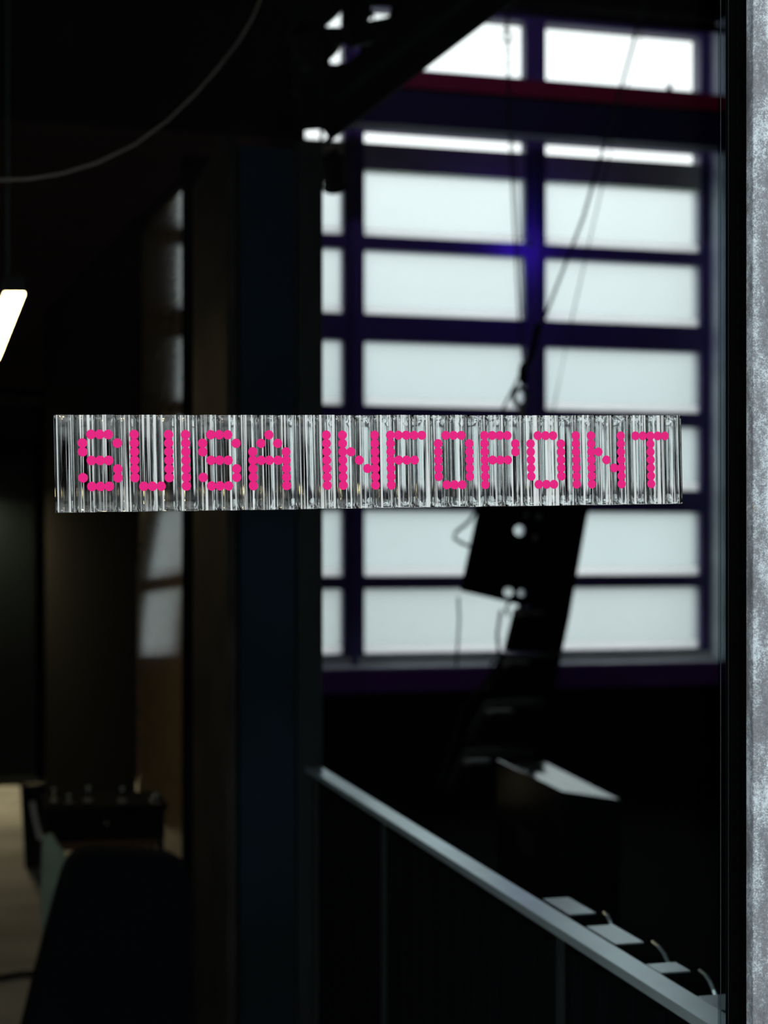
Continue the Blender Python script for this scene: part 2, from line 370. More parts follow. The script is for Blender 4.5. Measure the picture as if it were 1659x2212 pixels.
# ================================================================== the sign
def sign():
    T = 0.0135; Vs = VG-0.0005-T                       # front face of the strip
    c4 = [PV(*q, Vs) for q in ((117,895),(1475,898),(121,1108),(1477,1087))]
    cen = sum(c4, Vector())/4
    W = ((c4[1]-c4[0]).length+(c4[3]-c4[2]).length)/2; H = ((c4[0]-c4[2]).length+(c4[1]-c4[3]).length)/2
    roll = math.atan2((c4[1].z+c4[3].z-c4[0].z-c4[2].z)/2, W)
    sg = thing('sign_panel', (cen.x, Vs+T/2, cen.z), 'clear fluted plastic strip sign with pink dot lettering, stuck on the glass', 'sign')
    base = BASE[sg.name]
    sg.rotation_euler = Matrix.Rotation(TH,4,'Z').to_3x3().to_4x4().to_euler()
    sg.matrix_world = Matrix.Translation(world(base)) @ Matrix.Rotation(TH,4,'Z') @ Matrix.Rotation(-roll,4,'Y')
    # ---- flutes: hollow rounded tubes side by side, one mesh for each of a few casts
    NF = 33; pitch = W/NF; w2 = pitch/2-0.0001; t2 = T/2
    gm = bpy.data.materials.new('clear_fluted_plastic'); gm.use_nodes = True
    n = gm.node_tree.nodes; l = gm.node_tree.links; b = n['Principled BSDF']
    b.inputs['Base Color'].default_value = (0.97,0.99,0.99,1); b.inputs['Transmission Weight'].default_value = 1.0
    b.inputs['Roughness'].default_value = 0.0; b.inputs['IOR'].default_value = 1.5
    t = n.new('ShaderNodeTexCoord'); mp = n.new('ShaderNodeMapping'); mp.inputs['Scale'].default_value = (1,0.25,0.02)
    oi = n.new('ShaderNodeObjectInfo')
    nz = n.new('ShaderNodeTexNoise'); nz.noise_dimensions = '4D'; nz.inputs['Scale'].default_value = 1100; nz.inputs['Detail'].default_value = 3
    ml = n.new('ShaderNodeMath'); ml.operation = 'MULTIPLY'; ml.inputs[1].default_value = 50
    l.new(oi.outputs['Random'], ml.inputs[0]); l.new(ml.outputs[0], nz.inputs['W'])
    l.new(t.outputs['Object'], mp.inputs[0]); l.new(mp.outputs[0], nz.inputs['Vector'])
    bp = n.new('ShaderNodeBump'); bp.inputs['Strength'].default_value = 0.035; bp.inputs['Distance'].default_value = 0.0006
    l.new(nz.outputs['Fac'], bp.inputs['Height']); l.new(bp.outputs[0], b.inputs['Normal'])
    # painted white streaks standing in for reflections inside the ribs
    mp2 = n.new('ShaderNodeMapping'); mp2.inputs['Scale'].default_value = (1,0.0,0.006)
    n2 = n.new('ShaderNodeTexNoise'); n2.noise_dimensions = '4D'; n2.inputs['Scale'].default_value = 480; n2.inputs['Detail'].default_value = 4; n2.inputs['Roughness'].default_value = 0.62
    l.new(t.outputs['Object'], mp2.inputs[0]); l.new(mp2.outputs[0], n2.inputs['Vector']); l.new(ml.outputs[0], n2.inputs['W'])
    rr = n.new('ShaderNodeValToRGB'); rr.color_ramp.elements[0].position = 0.525; rr.color_ramp.elements[1].position = 0.565
    rr.color_ramp.elements[1].color = (0.84,0.84,0.84,1)
    l.new(n2.outputs['Fac'], rr.inputs[0])
    df = n.new('ShaderNodeBsdfDiffuse'); df.inputs['Color'].default_value = (0.93,0.97,0.97,1)
    tl = n.new('ShaderNodeBsdfTranslucent'); tl.inputs['Color'].default_value = (0.93,0.97,0.97,1)
    m1 = n.new('ShaderNodeMixShader'); m1.inputs[0].default_value = 0.25; l.new(df.outputs[0], m1.inputs[1]); l.new(tl.outputs[0], m1.inputs[2])
    m2 = n.new('ShaderNodeMixShader'); l.new(rr.outputs[0], m2.inputs[0]); l.new(b.outputs[0], m2.inputs[1]); l.new(m1.outputs[0], m2.inputs[2])
    l.new(m2.outputs[0], n['Material Output'].inputs['Surface'])
    gc = gm.copy(); gc.name = 'clear_plastic'
    lk = [x for x in gc.node_tree.links if x.to_node.type == 'OUTPUT_MATERIAL'][0]; gc.node_tree.links.remove(lk)
    gc.node_tree.links.new([x for x in gc.node_tree.nodes if x.type == 'BSDF_PRINCIPLED'][0].outputs[0], [x for x in gc.node_tree.nodes if x.type == 'OUTPUT_MATERIAL'][0].inputs['Surface'])
    meshes = []
    zs = [0,0.0006,0.0015,0.0028,0.0042,0.006,0.010]; zs = [-H/2+z for z in zs]+[-H/4,0,H/4]+[H/2-z for z in zs[::-1]]
    for var in range(5):
        rnd = random.Random(100+var); n_ = 120
        no = [rnd.gauss(0,1) for _ in range(n_)]; ni = [rnd.gauss(0,1) for _ in range(n_)]
        bm = bmesh.new(); outer, inner = [], []
        def sup(a, rx, ry, e):
            ca, sa = math.cos(a), math.sin(a)
            return (math.copysign(abs(ca)**(2/e), ca)*rx, math.copysign(abs(sa)**(2/e), sa)*ry)
        for z in zs:
            de = min(z+H/2, H/2-z); am = max(0, 1-de/0.006)
            ro, ri = [], []
            for k in range(n_):
                a = 2*math.pi*k/n_
                x, y = sup(a, w2, t2, 5.0); f = 1-0.0005*abs(no[k])
                ro.append(bm.verts.new((x*f, y*(1-0.0015*abs(no[k])), z)))
                x, y = sup(a, w2*0.86, t2*0.76, 3.6); f = 1+0.0035*ni[k]+am*0.10*math.sin(3*a+var*2+z*900)
                ri.append(bm.verts.new((x*f, y*f, z)))
            outer.append(ro); inner.append(ri)
        for i in range(len(zs)-1):
            for k in range(n_):
                k2 = (k+1)%n_
                bm.faces.new((outer[i][k],outer[i][k2],outer[i+1][k2],outer[i+1][k]))
                bm.faces.new((inner[i][k2],inner[i][k],inner[i+1][k],inner[i+1][k2]))
        for k in range(n_):
            k2 = (k+1)%n_
            bm.faces.new((outer[0][k2],outer[0][k],inner[0][k],inner[0][k2]))
            bm.faces.new((outer[-1][k],outer[-1][k2],inner[-1][k2],inner[-1][k]))
        me = bpy.data.meshes.new('flute'); bm.to_mesh(me); bm.free()
        for p in me.polygons: p.use_smooth = True
        me.materials.append(gc); me.materials.append(gm); meshes.append(me)
        for p in me.polygons:
            if p.normal.y < -0.6 and p.center.y < -t2*0.9: p.material_index = 1
    for i in range(NF):
        o = bpy.data.objects.new('flute', meshes[(i*3+i//5)%5]); C.objects.link(o); o.parent = sg
        o.location = (-W/2+pitch*(i+0.5), 0, random.uniform(-0.0002,0.0002))
    # ---- dots
    dm = bpy.data.materials.new('pink_vinyl'); dm.use_nodes = True
    n = dm.node_tree.nodes; l = dm.node_tree.links; n.clear()
    o_ = n.new('ShaderNodeOutputMaterial'); b = n.new('ShaderNodeBsdfPrincipled'); tr = n.new('ShaderNodeBsdfTranslucent'); mx = n.new('ShaderNodeMixShader')
    t = n.new('ShaderNodeTexCoord'); nz = n.new('ShaderNodeTexNoise'); nz.inputs['Scale'].default_value = 300
    cm = n.new('ShaderNodeMix'); cm.data_type = 'RGBA'; cm.inputs[6].default_value = (0.90,0.012,0.25,1); cm.inputs[7].default_value = (0.84,0.010,0.22,1)
    l.new(t.outputs['Object'], nz.inputs['Vector']); l.new(nz.outputs['Fac'], cm.inputs[0])
    l.new(cm.outputs[2], b.inputs['Base Color']); l.new(cm.outputs[2], tr.inputs['Color'])
    b.inputs['Roughness'].default_value = 0.35; b.inputs['Specular IOR Level'].default_value = 0.2; mx.inputs[0].default_value = 0.18
    l.new(b.outputs[0], mx.inputs[1]); l.new(tr.outputs[0], mx.inputs[2]); l.new(mx.outputs[0], o_.inputs[0])
    bm = bmesh.new(); R = 0.00398; sgm = 28
    f0 = [bm.verts.new((R*math.cos(a), 0, R*math.sin(a))) for a in [2*math.pi*k/sgm for k in range(sgm)]]
    f1 = [bm.verts.new((v.co.x, 0.00012, v.co.z)) for v in f0]
    bm.faces.new(f0); bm.faces.new(f1[::-1])
    for k in range(sgm): bm.faces.new((f0[k],f1[k],f1[(k+1)%sgm],f0[(k+1)%sgm]))
    bmesh.ops.recalc_face_normals(bm, faces=bm.faces)
    dme = bpy.data.meshes.new('dot'); bm.to_mesh(dme); bm.free(); dme.materials.append(dm)
    z1 = lambda xs: [90+x/2.9105 for x in xs]
    z2 = lambda xs: [640+x/3.6065 for x in xs]
    z3 = lambda xs: [1060+x/3.6065 for x in xs]
    PAT = {'S':[(0,1),(0,2),(0,3),(1,0),(1,4),(2,0),(3,1),(3,2),(3,3),(4,4),(5,0),(5,4),(6,1),(6,2),(6,3)],
           'U':[(r,0) for r in range(6)]+[(r,4) for r in range(6)]+[(6,1),(6,2),(6,3)],
           'I':[(r,0) for r in range(7)],
           'A':[(0,2),(1,1),(1,3)]+[(r,0) for r in range(2,7)]+[(r,4) for r in range(2,7)]+[(3,1),(3,2),(3,3)],
           'N':[(r,0) for r in range(7)]+[(r,4) for r in range(7)]+[(2,1),(3,2),(4,3)],
           'F':[(0,q) for q in range(5)]+[(r,0) for r in range(1,7)]+[(3,1),(3,2),(3,3)],
           'O':[(0,1),(0,2),(0,3)]+[(r,0) for r in range(1,6)]+[(r,4) for r in range(1,6)]+[(6,1),(6,2),(6,3)],
           'P':[(0,q) for q in range(4)]+[(r,0) for r in range(1,7)]+[(1,4),(2,4)]+[(3,1),(3,2),(3,3)],
           'T':[(0,q) for q in range(5)]+[(r,2) for r in range(1,7)]}
    LET = [('S',z1([258,313,367,421,477])),('U',z1([584,639,693,748,800])),('I',z1([907])),('S',z1([1013,1065,1118,1172,1224])),('A',z1([1328,1380,1431,1485,1537])),
           ('I',z2([237])),('N',z2([362,427,490,553,613])),('F',z2([736,798,859,920,981])),('O',z2([1106,1167,1228,1288,1349])),('P',[1047,1064,1080.3,1096.6,1113.5]),
           ('O',z3([312,370,429,488,548])),('I',z3([665])),('N',z3([783,840,900,960,1015])),('T',z3([1130,1187,1245,1302,1358]))]
    inv = (Matrix.Rotation(TH,4,'Z') @ Matrix.Rotation(-roll,4,'Y')).inverted()
    names = ['first letter S','letter U','first letter I','second letter S','letter A','letter I after the gap','first letter N','letter F','first letter O','letter P','second letter O','last letter I','last letter N','letter T']
    Vf = base.y-T/2
    for li, (ch, cols) in enumerate(LET):
        le = sub('letter', sg); le['label'] = names[li]+' in pink dots'
        for k, (r, q) in enumerate(sorted(PAT[ch])):
            x = cols[q]; f = (x-197)/1208.0
            y0 = 938.4+3.2*f; y6 = 1050.9-5.7*f
            y = y0+(y6-y0)*r/6.0; xx = x+ (r-3)*0.35
            p = PV(xx, y, Vf); lw = inv.to_3x3() @ (world(p)-world(base))
            d = bpy.data.objects.new('dot', dme); C.objects.link(d); d.parent = le
            d.location = (lw.x, -T/2-0.00035-0.00004*((r+q)%3), lw.z); d.rotation_euler = (0, random.uniform(0,6), 0)
    return sg
sign()

# ================================================================== hall: column, railing, cases
Vc = 3.60
zt = PV(660,297,Vc).z
col = thing('steel_column', (0.69,3.75,0), 'broad dark steel column with blue-green web at the end of the railing', 'column')
uA, uB, uC, uD, uE = PV(490,0,Vc).x, PV(518,0,Vc).x, PV(642,0,Vc).x, PV(695,0,Vc).x, 0
MB().box(uA,uA+0.022,Vc,4.155,0,zt).build('side_flange','rust',col)
MB().box(uA+0.022,uC,Vc+0.03,Vc+0.06,0,zt-0.02).build('web_plate','teal',col)
MB().box(uC,uD,Vc-0.01,Vc+0.30,0,zt-0.01).build('edge_flange','grey_dark',col)
MB().box(uA,uD,Vc+0.06,4.15,zt-0.03,zt-0.02).build('cap_plate','black',col)
MB().box(uA+0.022,uB,Vc+0.012,Vc+0.03,0,zt-0.02).build('corner_strip','black_rough',col)

RU0, RU1, RZ = 0.756, 0.793, 1.10
rl = thing('railing', (0.775,2.5,0), 'black ribbed railing with pale grey flat handrail running to the column', 'railing')
MB().box(RU0,RU1,1.50,3.585,RZ-0.012,RZ).build('handrail','rail',rl,bevel=0.0015)
MB().box(0.777,0.785,1.50,3.585,0.03,RZ-0.012).build('infill_sheet','black_rough',rl)
v = 1.54
while v < 3.55:
    MB().hexa([(0.777,v-0.02,0.03),(0.777,v+0.02,0.03),(0.766,v+0.010,0.03),(0.766,v-0.010,0.03)],[(0.777,v-0.02,RZ-0.03),(0.777,v+0.02,RZ-0.03),(0.766,v+0.010,RZ-0.03),(0.766,v-0.010,RZ-0.03)]).build('rib','black_rough',rl); v += 0.085
for v in (1.55,1.98,2.9,3.5): MB().box(0.758,0.766,v,v+0.012,0,RZ-0.012).build('post','grey_dark',rl)
shf = thing('shelf', (0.92,1.9,0.985), 'black shelf behind the handrail carrying four small cases', 'shelf')
MB().box(0.796,1.06,1.50,2.30,0.985,1.0).build('board','black_rough',shf)
for v in (1.6,2.2): MB().prism([(0.786,v,0.984),(0.786,v+0.01,0.984),(0.786,v+0.01,0.80),(0.786,v,0.80)],(0.01,0,0)).build('bracket','black',shf)
# ---- four small cases behind the handrail
def case(v0, v1, z, flat, label, u0=0.808, wd=0.058):
    t = thing('equipment_case', (u0+wd/2,(v0+v1)/2,1.0), label, 'case', 'small cases behind the handrail')
    L = v1-v0; vf = v1-L*flat
    prof = [(v1,1.0),(v1,z-0.006),(v1-0.006,z),(vf,z)]
    arc = [(vf-(vf-v0)*math.sin(a), z-(z-1.0)*(1-math.cos(a))) for a in [math.pi/2*k/8 for k in range(1,9)]]
    prof += arc
    MB().prism([(u0,a,b) for a,b in prof],(wd,0,0)).build('case_body','black_rough',t)
    MB().prism([(u0+0.004,v1-0.008,z+0.0002),(u0+0.004,vf,z+0.0002),(u0+wd*0.75,vf,z+0.0002),(u0+wd*0.75,v1-0.008,z+0.0002)],(0,0,0.002)).build('lid','lid_glint',t)
    MB().tube([(u0+wd,vf+0.004,z)]+[(u0+wd,a,b) for a,b in arc],0.0030,6).build('edge_glint','lid_glint',t)  # pale tube stands in for the highlight along the rim
    MB().box(u0+wd*0.3,u0+wd*0.6,v0-0.004,v0+0.006,1.02,1.035).build('latch','steel',t)
    return t
case(2.040,2.195,1.090,0.72,'small black case behind the handrail, farthest from the black frame')
case(1.842,2.028,1.088,0.58,'long black case with a curved shoulder, second from the column end')
case(1.722,1.832,1.086,0.45,'short black case with a thin pale curved edge behind the handrail')
case(1.590,1.700,1.082,0.60,'small black case half hidden by the black frame')

# ---- loudspeaker cabinet on the floor
sb = thing('subwoofer_cabinet', (0.0,0.0,0.0), 'black floor loudspeaker cabinet with shining sloped top beyond the handrail', 'loudspeaker')
def w2b(X, Y, Z): return Vector((X*c_+Y*s_, -X*s_+Y*c_, Z))
tops = [PD(1072,1640,5.34), PD(1212,1709,4.64), PD(1342,1728,4.74), PD(1180,1646,5.42)]
low = [Vector((p.x,p.y,0.02)) for p in tops]
cb = sum(low, Vector())/4; cb.z = 0
sb.location = world(cb); BASE[sb.name] = cb
MB().hexa(low, tops).build('cabinet','black_gloss',sb,bevel=0.006)
# grille and handle on the side that faces the camera
def lerp(a,b,t): return a+(b-a)*t
fa, fb, fA, fB = low[0], low[1], tops[0], tops[1]
nf = (fb-fa).cross(Vector((0,0,1))).normalized()
if nf.x > 0: nf = -nf
pt = lambda s,t: lerp(lerp(fa,fb,s), lerp(fA,fB,s), t)
MB().prism([pt(.06,.05),pt(.94,.05),pt(.94,.55),pt(.06,.55)], nf*0.008).build('grille','grey_dark',sb)
MB().prism([pt(.40,.72),pt(.62,.72),pt(.62,.80),pt(.40,.80)], nf*0.010).build('handle','grey_dark',sb)
for s in (0.1,0.9):
    MB().cyl(pt(s,0)-Vector((0,0,0.02))+nf*-0.04, pt(s,0)+nf*-0.04, 0.02).build('foot','rubber',sb)

# ---- hanging line array
DA = 6.5
la = thing('line_array_speaker', PD(1130,1240,DA), 'black hanging line array of loudspeakers curving down before the window', 'loudspeaker')
vd = (PD(1140,1300,DA+0.5)-PD(1140,1300,DA))
vd = Vector((vd.x,vd.y,0))
CAB = [([(1062,960),(1305,962),(1268,1120),(1236,1300),(1160,1316),(993,1276)],1.2),
       ([(1108,1322),(1232,1326),(1214,1412),(1087,1406)],0.9),
       ([(1078,1432),(1212,1422),(1192,1512),(1046,1502)],0.9),
       ([(1042,1536),(1188,1526),(1163,1620),(1002,1608)],0.9),
       ([(994,1644),(1155,1634),(1124,1738),(956,1716)],0.9)]
for i, (poly, dep) in enumerate(CAB):
    cab = MB().prism([PD(x,y,DA) for x,y in poly], vd*dep).build('speaker_cabinet','black_rough',la,bevel=0.008)
    P = [PD(x,y,DA-0.004) for x,y in poly]
    q0 = P[-1]; q1 = P[0]; q2 = P[1]
    e = (q2-q1).normalized(); f = (q0-q1)
    if i: MB().prism([q1+e*0.012+f*0.1, q1+e*0.012+f*0.9, q1+e*0.03+f*0.9, q1+e*0.03+f*0.1], vd.normalized()*0.003).build('grille_edge','grey_dark',cab)
    # steel plates added near the top corner to catch window highlights
    cpt = q1+e*0.04+f*0.02
    if i: MB().box(cpt.x-0.012,cpt.x+0.07,cpt.y-0.06,cpt.y-0.004,cpt.z-0.004,cpt.z+0.008).build('highlight_plate','steel',cab)
    if i: MB().ball(PD(poly[0][0]+14,poly[0][1]+4,DA-0.015),0.016).build('rigging_pin','steel',cab,smooth=True)
MB().prism([PD(x,y,DA+0.02) for x,y in ((1162,1306),(1238,1288),(1230,1336),(1165,1336))], vd*0.6).build('joint_plate','black_rough',la)
cab0 = [o_ for o_ in la.children if o_.name.startswith('speaker_cabinet')][0]
bpy.context.view_layer.update()
for (x,y,r_) in ((1122,1146,0.021),(1098,1279,0.019),(1127,1281,0.015)):          # through holes of the rigging
    ct = MB().cyl(PD(x,y,DA-0.1), PD(x,y,DA+0.9), r_, r_*1.15, 14).build('cutter','black_rough',la)
    bpy.context.view_layer.update()
    md = cab0.modifiers.new('hole','BOOLEAN'); md.object = ct; md.operation = 'DIFFERENCE'; md.solver = 'EXACT'
    dg = bpy.context.evaluated_depsgraph_get(); nm = bpy.data.meshes.new_from_object(cab0.evaluated_get(dg))
    cab0.modifiers.clear(); cab0.data = nm; bpy.data.objects.remove(ct)
for (x,y,r_) in ((1156,1162,0.012),(1137,1112,0.010),(1165,1116,0.012)):
    MB().ball(PD(x,y,DA-0.004),(r_,0.006,r_*1.25)).build('bolt','steel',la,smooth=True)
for a,b in (((1130,1300),(1120,1330)),((1205,1412),(1203,1425)),((1180,1510),(1178,1530)),((1150,1618),(1148,1638)),((1215,1312),(1214,1330))):
    MB().tube([PD(*a,DA+0.02),PD(*b,DA+0.02)],0.014,8).build('link_bar','black',la)
for a,b in (((1100,1300),(1098,1330)),((1082,1318),(1078,1420)),((1070,1425),(1062,1445))):
    MB().tube([PD(*a,DA-0.01),PD((a[0]+b[0])/2-6,(a[1]+b[1])/2,DA-0.01),PD(*b,DA-0.01)],0.007,6).build('speaker_lead','wire',la)
MB().tube([PD(1032,1100,DA-0.02),PD(1012,1128,DA-0.02),PD(984,1150,DA-0.02),PD(980,1162,DA-0.02),PD(1000,1175,DA-0.02),PD(1016,1180,DA-0.02)],0.007,6).build('speaker_lead','wire',la,smooth=True)
MB().tube([PD(1090,1412,DA-0.02),PD(1060,1460,DA-0.02),PD(1030,1500,DA-0.02),PD(998,1530,DA-0.02),PD(990,1560,DA-0.02),PD(975,1610,DA-0.02),PD(962,1650,DA-0.02),PD(945,1700,DA-0.02)],0.010,6).build('speaker_lead','grey_dark',la,smooth=True)
MB().tube([PD(990,1290,DA+0.1),PD(992,1340,DA+0.1),PD(986,1438,DA+0.1)],0.0055,6).build('speaker_lead','wire',la)
# rigging frame and hook over the top cabinet
MB().prism([PD(1085,925,DA),PD(1290,930,DA),PD(1300,962,DA),PD(1075,960,DA)], vd*0.8).build('rigging_frame','black',la)
MB().tube([PD(1128,930,DA+0.1),PD(1128,880,DA+0.1)],0.012,8).build('shackle','steel',la)
MB().torus(PD(1124,858,DA+0.1),0.028,0.011,'V',14,6,1.3).build('hook_ring','steel',la)
MB().ball(PD(1130,808,DA+0.1),(0.020,0.02,0.05)).build('hook_block','black',la,smooth=True)
MB().tube([PD(1138,790,DA+0.1),PD(1150,760,DA+0.1),PD(1163,700,DA+0.1)],0.014,8).build('sling','black',la)
# ---- cables that hold it
def cable(name, pts, r, mat, label, cat='cable', group=None, seg=6):
    return tag(MB().tube(pts, r, seg).build(name, mat, smooth=True), label, cat, group)
MB().tube([PD(1716,-1195,DA+0.1),PD(1384,30,DA+0.1),PD(1342,185,DA+0.1),PD(1260,470,DA+0.1),PD(1175,690,DA+0.1),PD(1140,780,DA+0.1),PD(1085,885,DA+0.1),PD(1082,930,DA+0.1)],0.0062,6).build('guy_cable','wire',la,smooth=True)
cable('steel_cable',[PD(1660,-960,DA+0.9),PD(1325,300,DA+0.9),PD(1285,470,DA+0.9),PD(1235,690,DA+0.9),PD(1200,860,DA+0.9),PD(1190,925,DA+0.4)],0.0028,'wire','thin faint cable slanting across the right window column')
cable('steel_cable',[PD(1101,290,DA+0.6),PD(1112,510,DA+0.6),PD(1122,700,DA+0.6),PD(1133,790,DA+0.6)],0.0048,'wire','dark cable hanging straight beside the middle window bar')
cable('steel_cable',[PD(1108,290,DA+0.6),PD(1121,510,DA+0.6),PD(1130,700,DA+0.6)],0.0030,'wire','thinner cable hanging close beside the straight one')
ch = thing('hoist_chain', PD(1097,30,DA+0.6), 'small hoist chain with a hook in the top window row', 'chain')
for k in range(86):
    y = 275-k*15.2
    if 58 < y < 92: continue
    MB().torus(PD(1100-0.016*(275-y),y,DA+0.6),0.0075,0.0035,'V' if k%2 else 'U',8,5,1.9).build('link','wire',ch)
MB().tube([PD(1096,50,DA+0.6),PD(1090,64,DA+0.6),PD(1100,64,DA+0.6)],0.008,6).build('hook_top','black',ch)
MB().torus(PD(1096,80,DA+0.6),0.018,0.006,'V',12,6,1.3).build('hook','steel',ch)

# ---- crane beam across the window
VB = 9.30
def zb(y): return PV(783,y,VW).z+ (PV(783,y,VB).z-PV(783,y,VW).z)
def ub(x): return PV(x,0,VB).x
cbm = thing('crane_beam', (3.0,VB,zb(268)), 'long navy steel beam with dark red top flange across the window', 'beam')
z0,z1,z2 = zb(266),zb(184),zb(148)
MB().box(ub(690),5.48,VB,VB+0.03,z0,z1).build('web','navy',cbm)
MB().box(ub(690),5.48,VB-0.06,VB+0.09,z0-0.012,z0).build('bottom_flange','navy',cbm)
MB().box(ub(690),5.48,VB-0.03,VB+0.06,z1,z2).build('top_flange','red',cbm)
MB().box(ub(1445),ub(1452),VB,VB+0.03,z2,z2+0.06).build('bolt','black',cbm)
VT = 8.9
cable('conduit_pipe',[(0.95,VT,PV(1130,26,VT).z),(5.48,VT,PV(1130,26,VT).z)],0.022,'black','black conduit pipe running along the top of the window','pipe',seg=10)
cable('power_cord',[PV(1384,28,VT),PV(1388,48,VT),PV(1382,64,VT)],0.008,'wire','short cord end hanging from the conduit pipe','cord')

# ---- brace beam at the upper left of the window
DBm = 4.8
br = thing('brace_beam', PD(860,150,DBm), 'slanted black steel brace crossing the top left of the window', 'beam')
vv = Vector((-s_*0+0.02, 0.30, 0)); dl = Vector((0,0,1))
e0, e1 = PD(724,292,DBm), PD(1105,1,DBm); ax = (e1-e0).normalized(); up = Vector((-ax.z,0,ax.x)); up = (up-ax*up.dot(ax)).normalized()
e1 = e1+ax*0.9; hgt = 0.148
MB().prism([e0, e1, e1+up*0.014, e0+up*0.014], (0,0.12,0)).build('lower_flange','black_rough',br)
MB().prism([e0+up*0.014+Vector((0,0.055,0)), e1+up*0.014+Vector((0,0.055,0)), e1+up*(hgt-0.014)+Vector((0,0.055,0)), e0+up*(hgt-0.014)+Vector((0,0.055,0))], (0,0.01,0)).build('web','black_rough',br)
MB().prism([e0+up*(hgt-0.014), e1+up*(hgt-0.014), e1+up*hgt, e0+up*hgt], (0,0.12,0)).build('upper_flange','black_rough',br)
MB().prism([e0+up*0.075+Vector((0,0.045,0)), e1+up*0.075+Vector((0,0.045,0)), e1+up*0.095+Vector((0,0.045,0)), e0+up*0.095+Vector((0,0.045,0))], (0,0.01,0)).build('stiffener','grey_dark',br)
MB().prism([PD(655,262,DBm),PD(740,256,DBm),PD(735,210,DBm),PD(660,175,DBm)], (0,0.12,0)).build('end_plate','black_rough',br)

# ---- stage lights hung beside the brace
def spot(name, c0, c1, r0, r1, label, d, group='stage lamps by the brace', hang=None):
    p0, p1 = PD(*c0,d), PD(*c1,d+0.05)
    t = thing(name, (p0+p1)/2, label, 'stage light', group)
    MB().cyl(p0,p1,r0,r1,20).build('lamp_body','black',t,smooth=False)
    m = (p0+p1)/2; ax = (p1-p0).normalized()
    MB().cyl(p1,p1+ax*0.012,r1*1.08,r1*1.08,20).build('lamp_rim','black_gloss',t)
    MB().cyl(p1+ax*0.0121,p1+ax*0.016,r1*0.9,r1*0.9,20).build('lens','grey_dark',t)
    MB().tube([m+Vector((0,-r0*1.1,0)),m+Vector((0,-r0*1.1,r0*1.5)),m+Vector((0,r0*1.1,r0*1.5)),m+Vector((0,r0*1.1,0))],0.006,6).build('yoke','black',t)
    hx = PD(hang[0],hang[1],d) if hang else m+Vector((0,0,r0*1.5+0.25))
    MB().tube([m+Vector((0,0,r0*1.5)),Vector((hx.x,m.y,hx.z)),Vector((hx.x,m.y,6.2))],0.004,6).build('hanger','black',t)
    return t
spot('stage_lamp',(655,60),(688,120),0.058,0.062,'black stage lamp hanging left of the brace, highest of the three',4.9)
spot('stage_lamp',(752,80),(846,60),0.034,0.034,'black stage lamp lying across the upper end of the brace',4.9)
spot('stage_lamp',(716,342),(722,400),0.036,0.032,'small black stage lamp hanging before the narrow left panes',4.6,hang=(696,322))
cl_ = thing('lamp_clamp', PD(717,75,5.06), 'black clamp and cable knot between the stage lamps', 'clamp')
MB().prism([PD(684,100,5.06),PD(745,95,5.06),PD(742,58,5.06),PD(700,58,5.06),PD(684,66,5.06)],(0,0.05,0)).build('clamp_body','black',cl_)
MB().prism([PD(632,70,5.06),PD(701,57,5.06),PD(736,26,5.06),PD(744,-6,5.06),PD(632,-6,5.06)],(0,0.05,0)).build('clamp_arm','black',cl_)
MB().prism([PD(640,205,5.06),PD(713,205,5.06),PD(713,94,5.06),PD(640,94,5.06)],(0,0.04,0)).build('clamp_leg','black',cl_)
MB().prism([PD(735,176,5.06),PD(752,176,5.06),PD(752,140,5.06),PD(738,134,5.06),PD(715,144,5.06),PD(715,176,5.06)],(0,0.04,0)).build('clamp_foot','black',cl_)
MB().tube([PD(694,262,5.06),PD(696,300,5.06)],0.004,6).build('clamp_cord','black',cl_)
tr_ = thing('truss_bar', PD(760,-14,5.2), 'black truss bar along the top edge beside the brace', 'truss')
MB().prism([PD(560,4,5.2),PD(1010,4,5.2),PD(1010,-60,5.2),PD(560,-60,5.2)],(0,0.05,0)).build('lower_chord','black_rough',tr_)
MB().prism([PD(742,56,5.2),PD(798,48,5.2),PD(797,4,5.2),PD(742,4,5.2)],(0,0.03,0)).build('gusset','black_rough',tr_)
MB().prism([PD(842,46,5.2),PD(905,46,5.2),PD(905,2,5.2),PD(850,2,5.2)],(0,0.03,0)).build('gusset','black_rough',tr_)
MB().prism([PD(782,150,5.2),PD(850,120,5.2),PD(850,62,5.2),PD(782,62,5.2)],(0,0.03,0)).build('gusset','black_rough',tr_)
for x in (570,1000): MB().tube([PD(x,-55,5.22),Vector((PD(x,-55,5.22).x,PD(x,-55,5.22).y,6.2))],0.01,6).build('hanger','black_rough',tr_)

# ---- small blue stage LED by the window crossing
VL = 9.35
def led(px,py,V,r,mat,label,col,power):
    p = PV(px,py,V); t = thing('led_lamp', p, label, 'stage light')
    MB().cyl(p+Vector((0,-0.035,0)),p,r*0.9,r).build('lamp_body','black',t)
    MB().cyl(p+Vector((0,0.0005,0)),p+Vector((0,0.004,0)),r*0.85,r*0.85).build('lens',mat,t)
    MB().tube([p+Vector((0,-0.02,r)),p+Vector((0,-0.02,r+0.05)),p+Vector((0,0.20,r+0.05))],0.004,6).build('arm','black',t)
    ld = bpy.data.lights.new('led_light','POINT'); ld.energy = power; ld.color = col; ld.shadow_soft_size = 0.02
    lo = bpy.data.objects.new('led_light', ld); C.objects.link(lo); lo.parent = t; lo.location = (0,0.03,0)
    return t
led(1143,528,9.72,0.016,'blue_led','tiny blue lamp at the crossing of the middle window bars',(0.12,0.02,1.0),1.6)

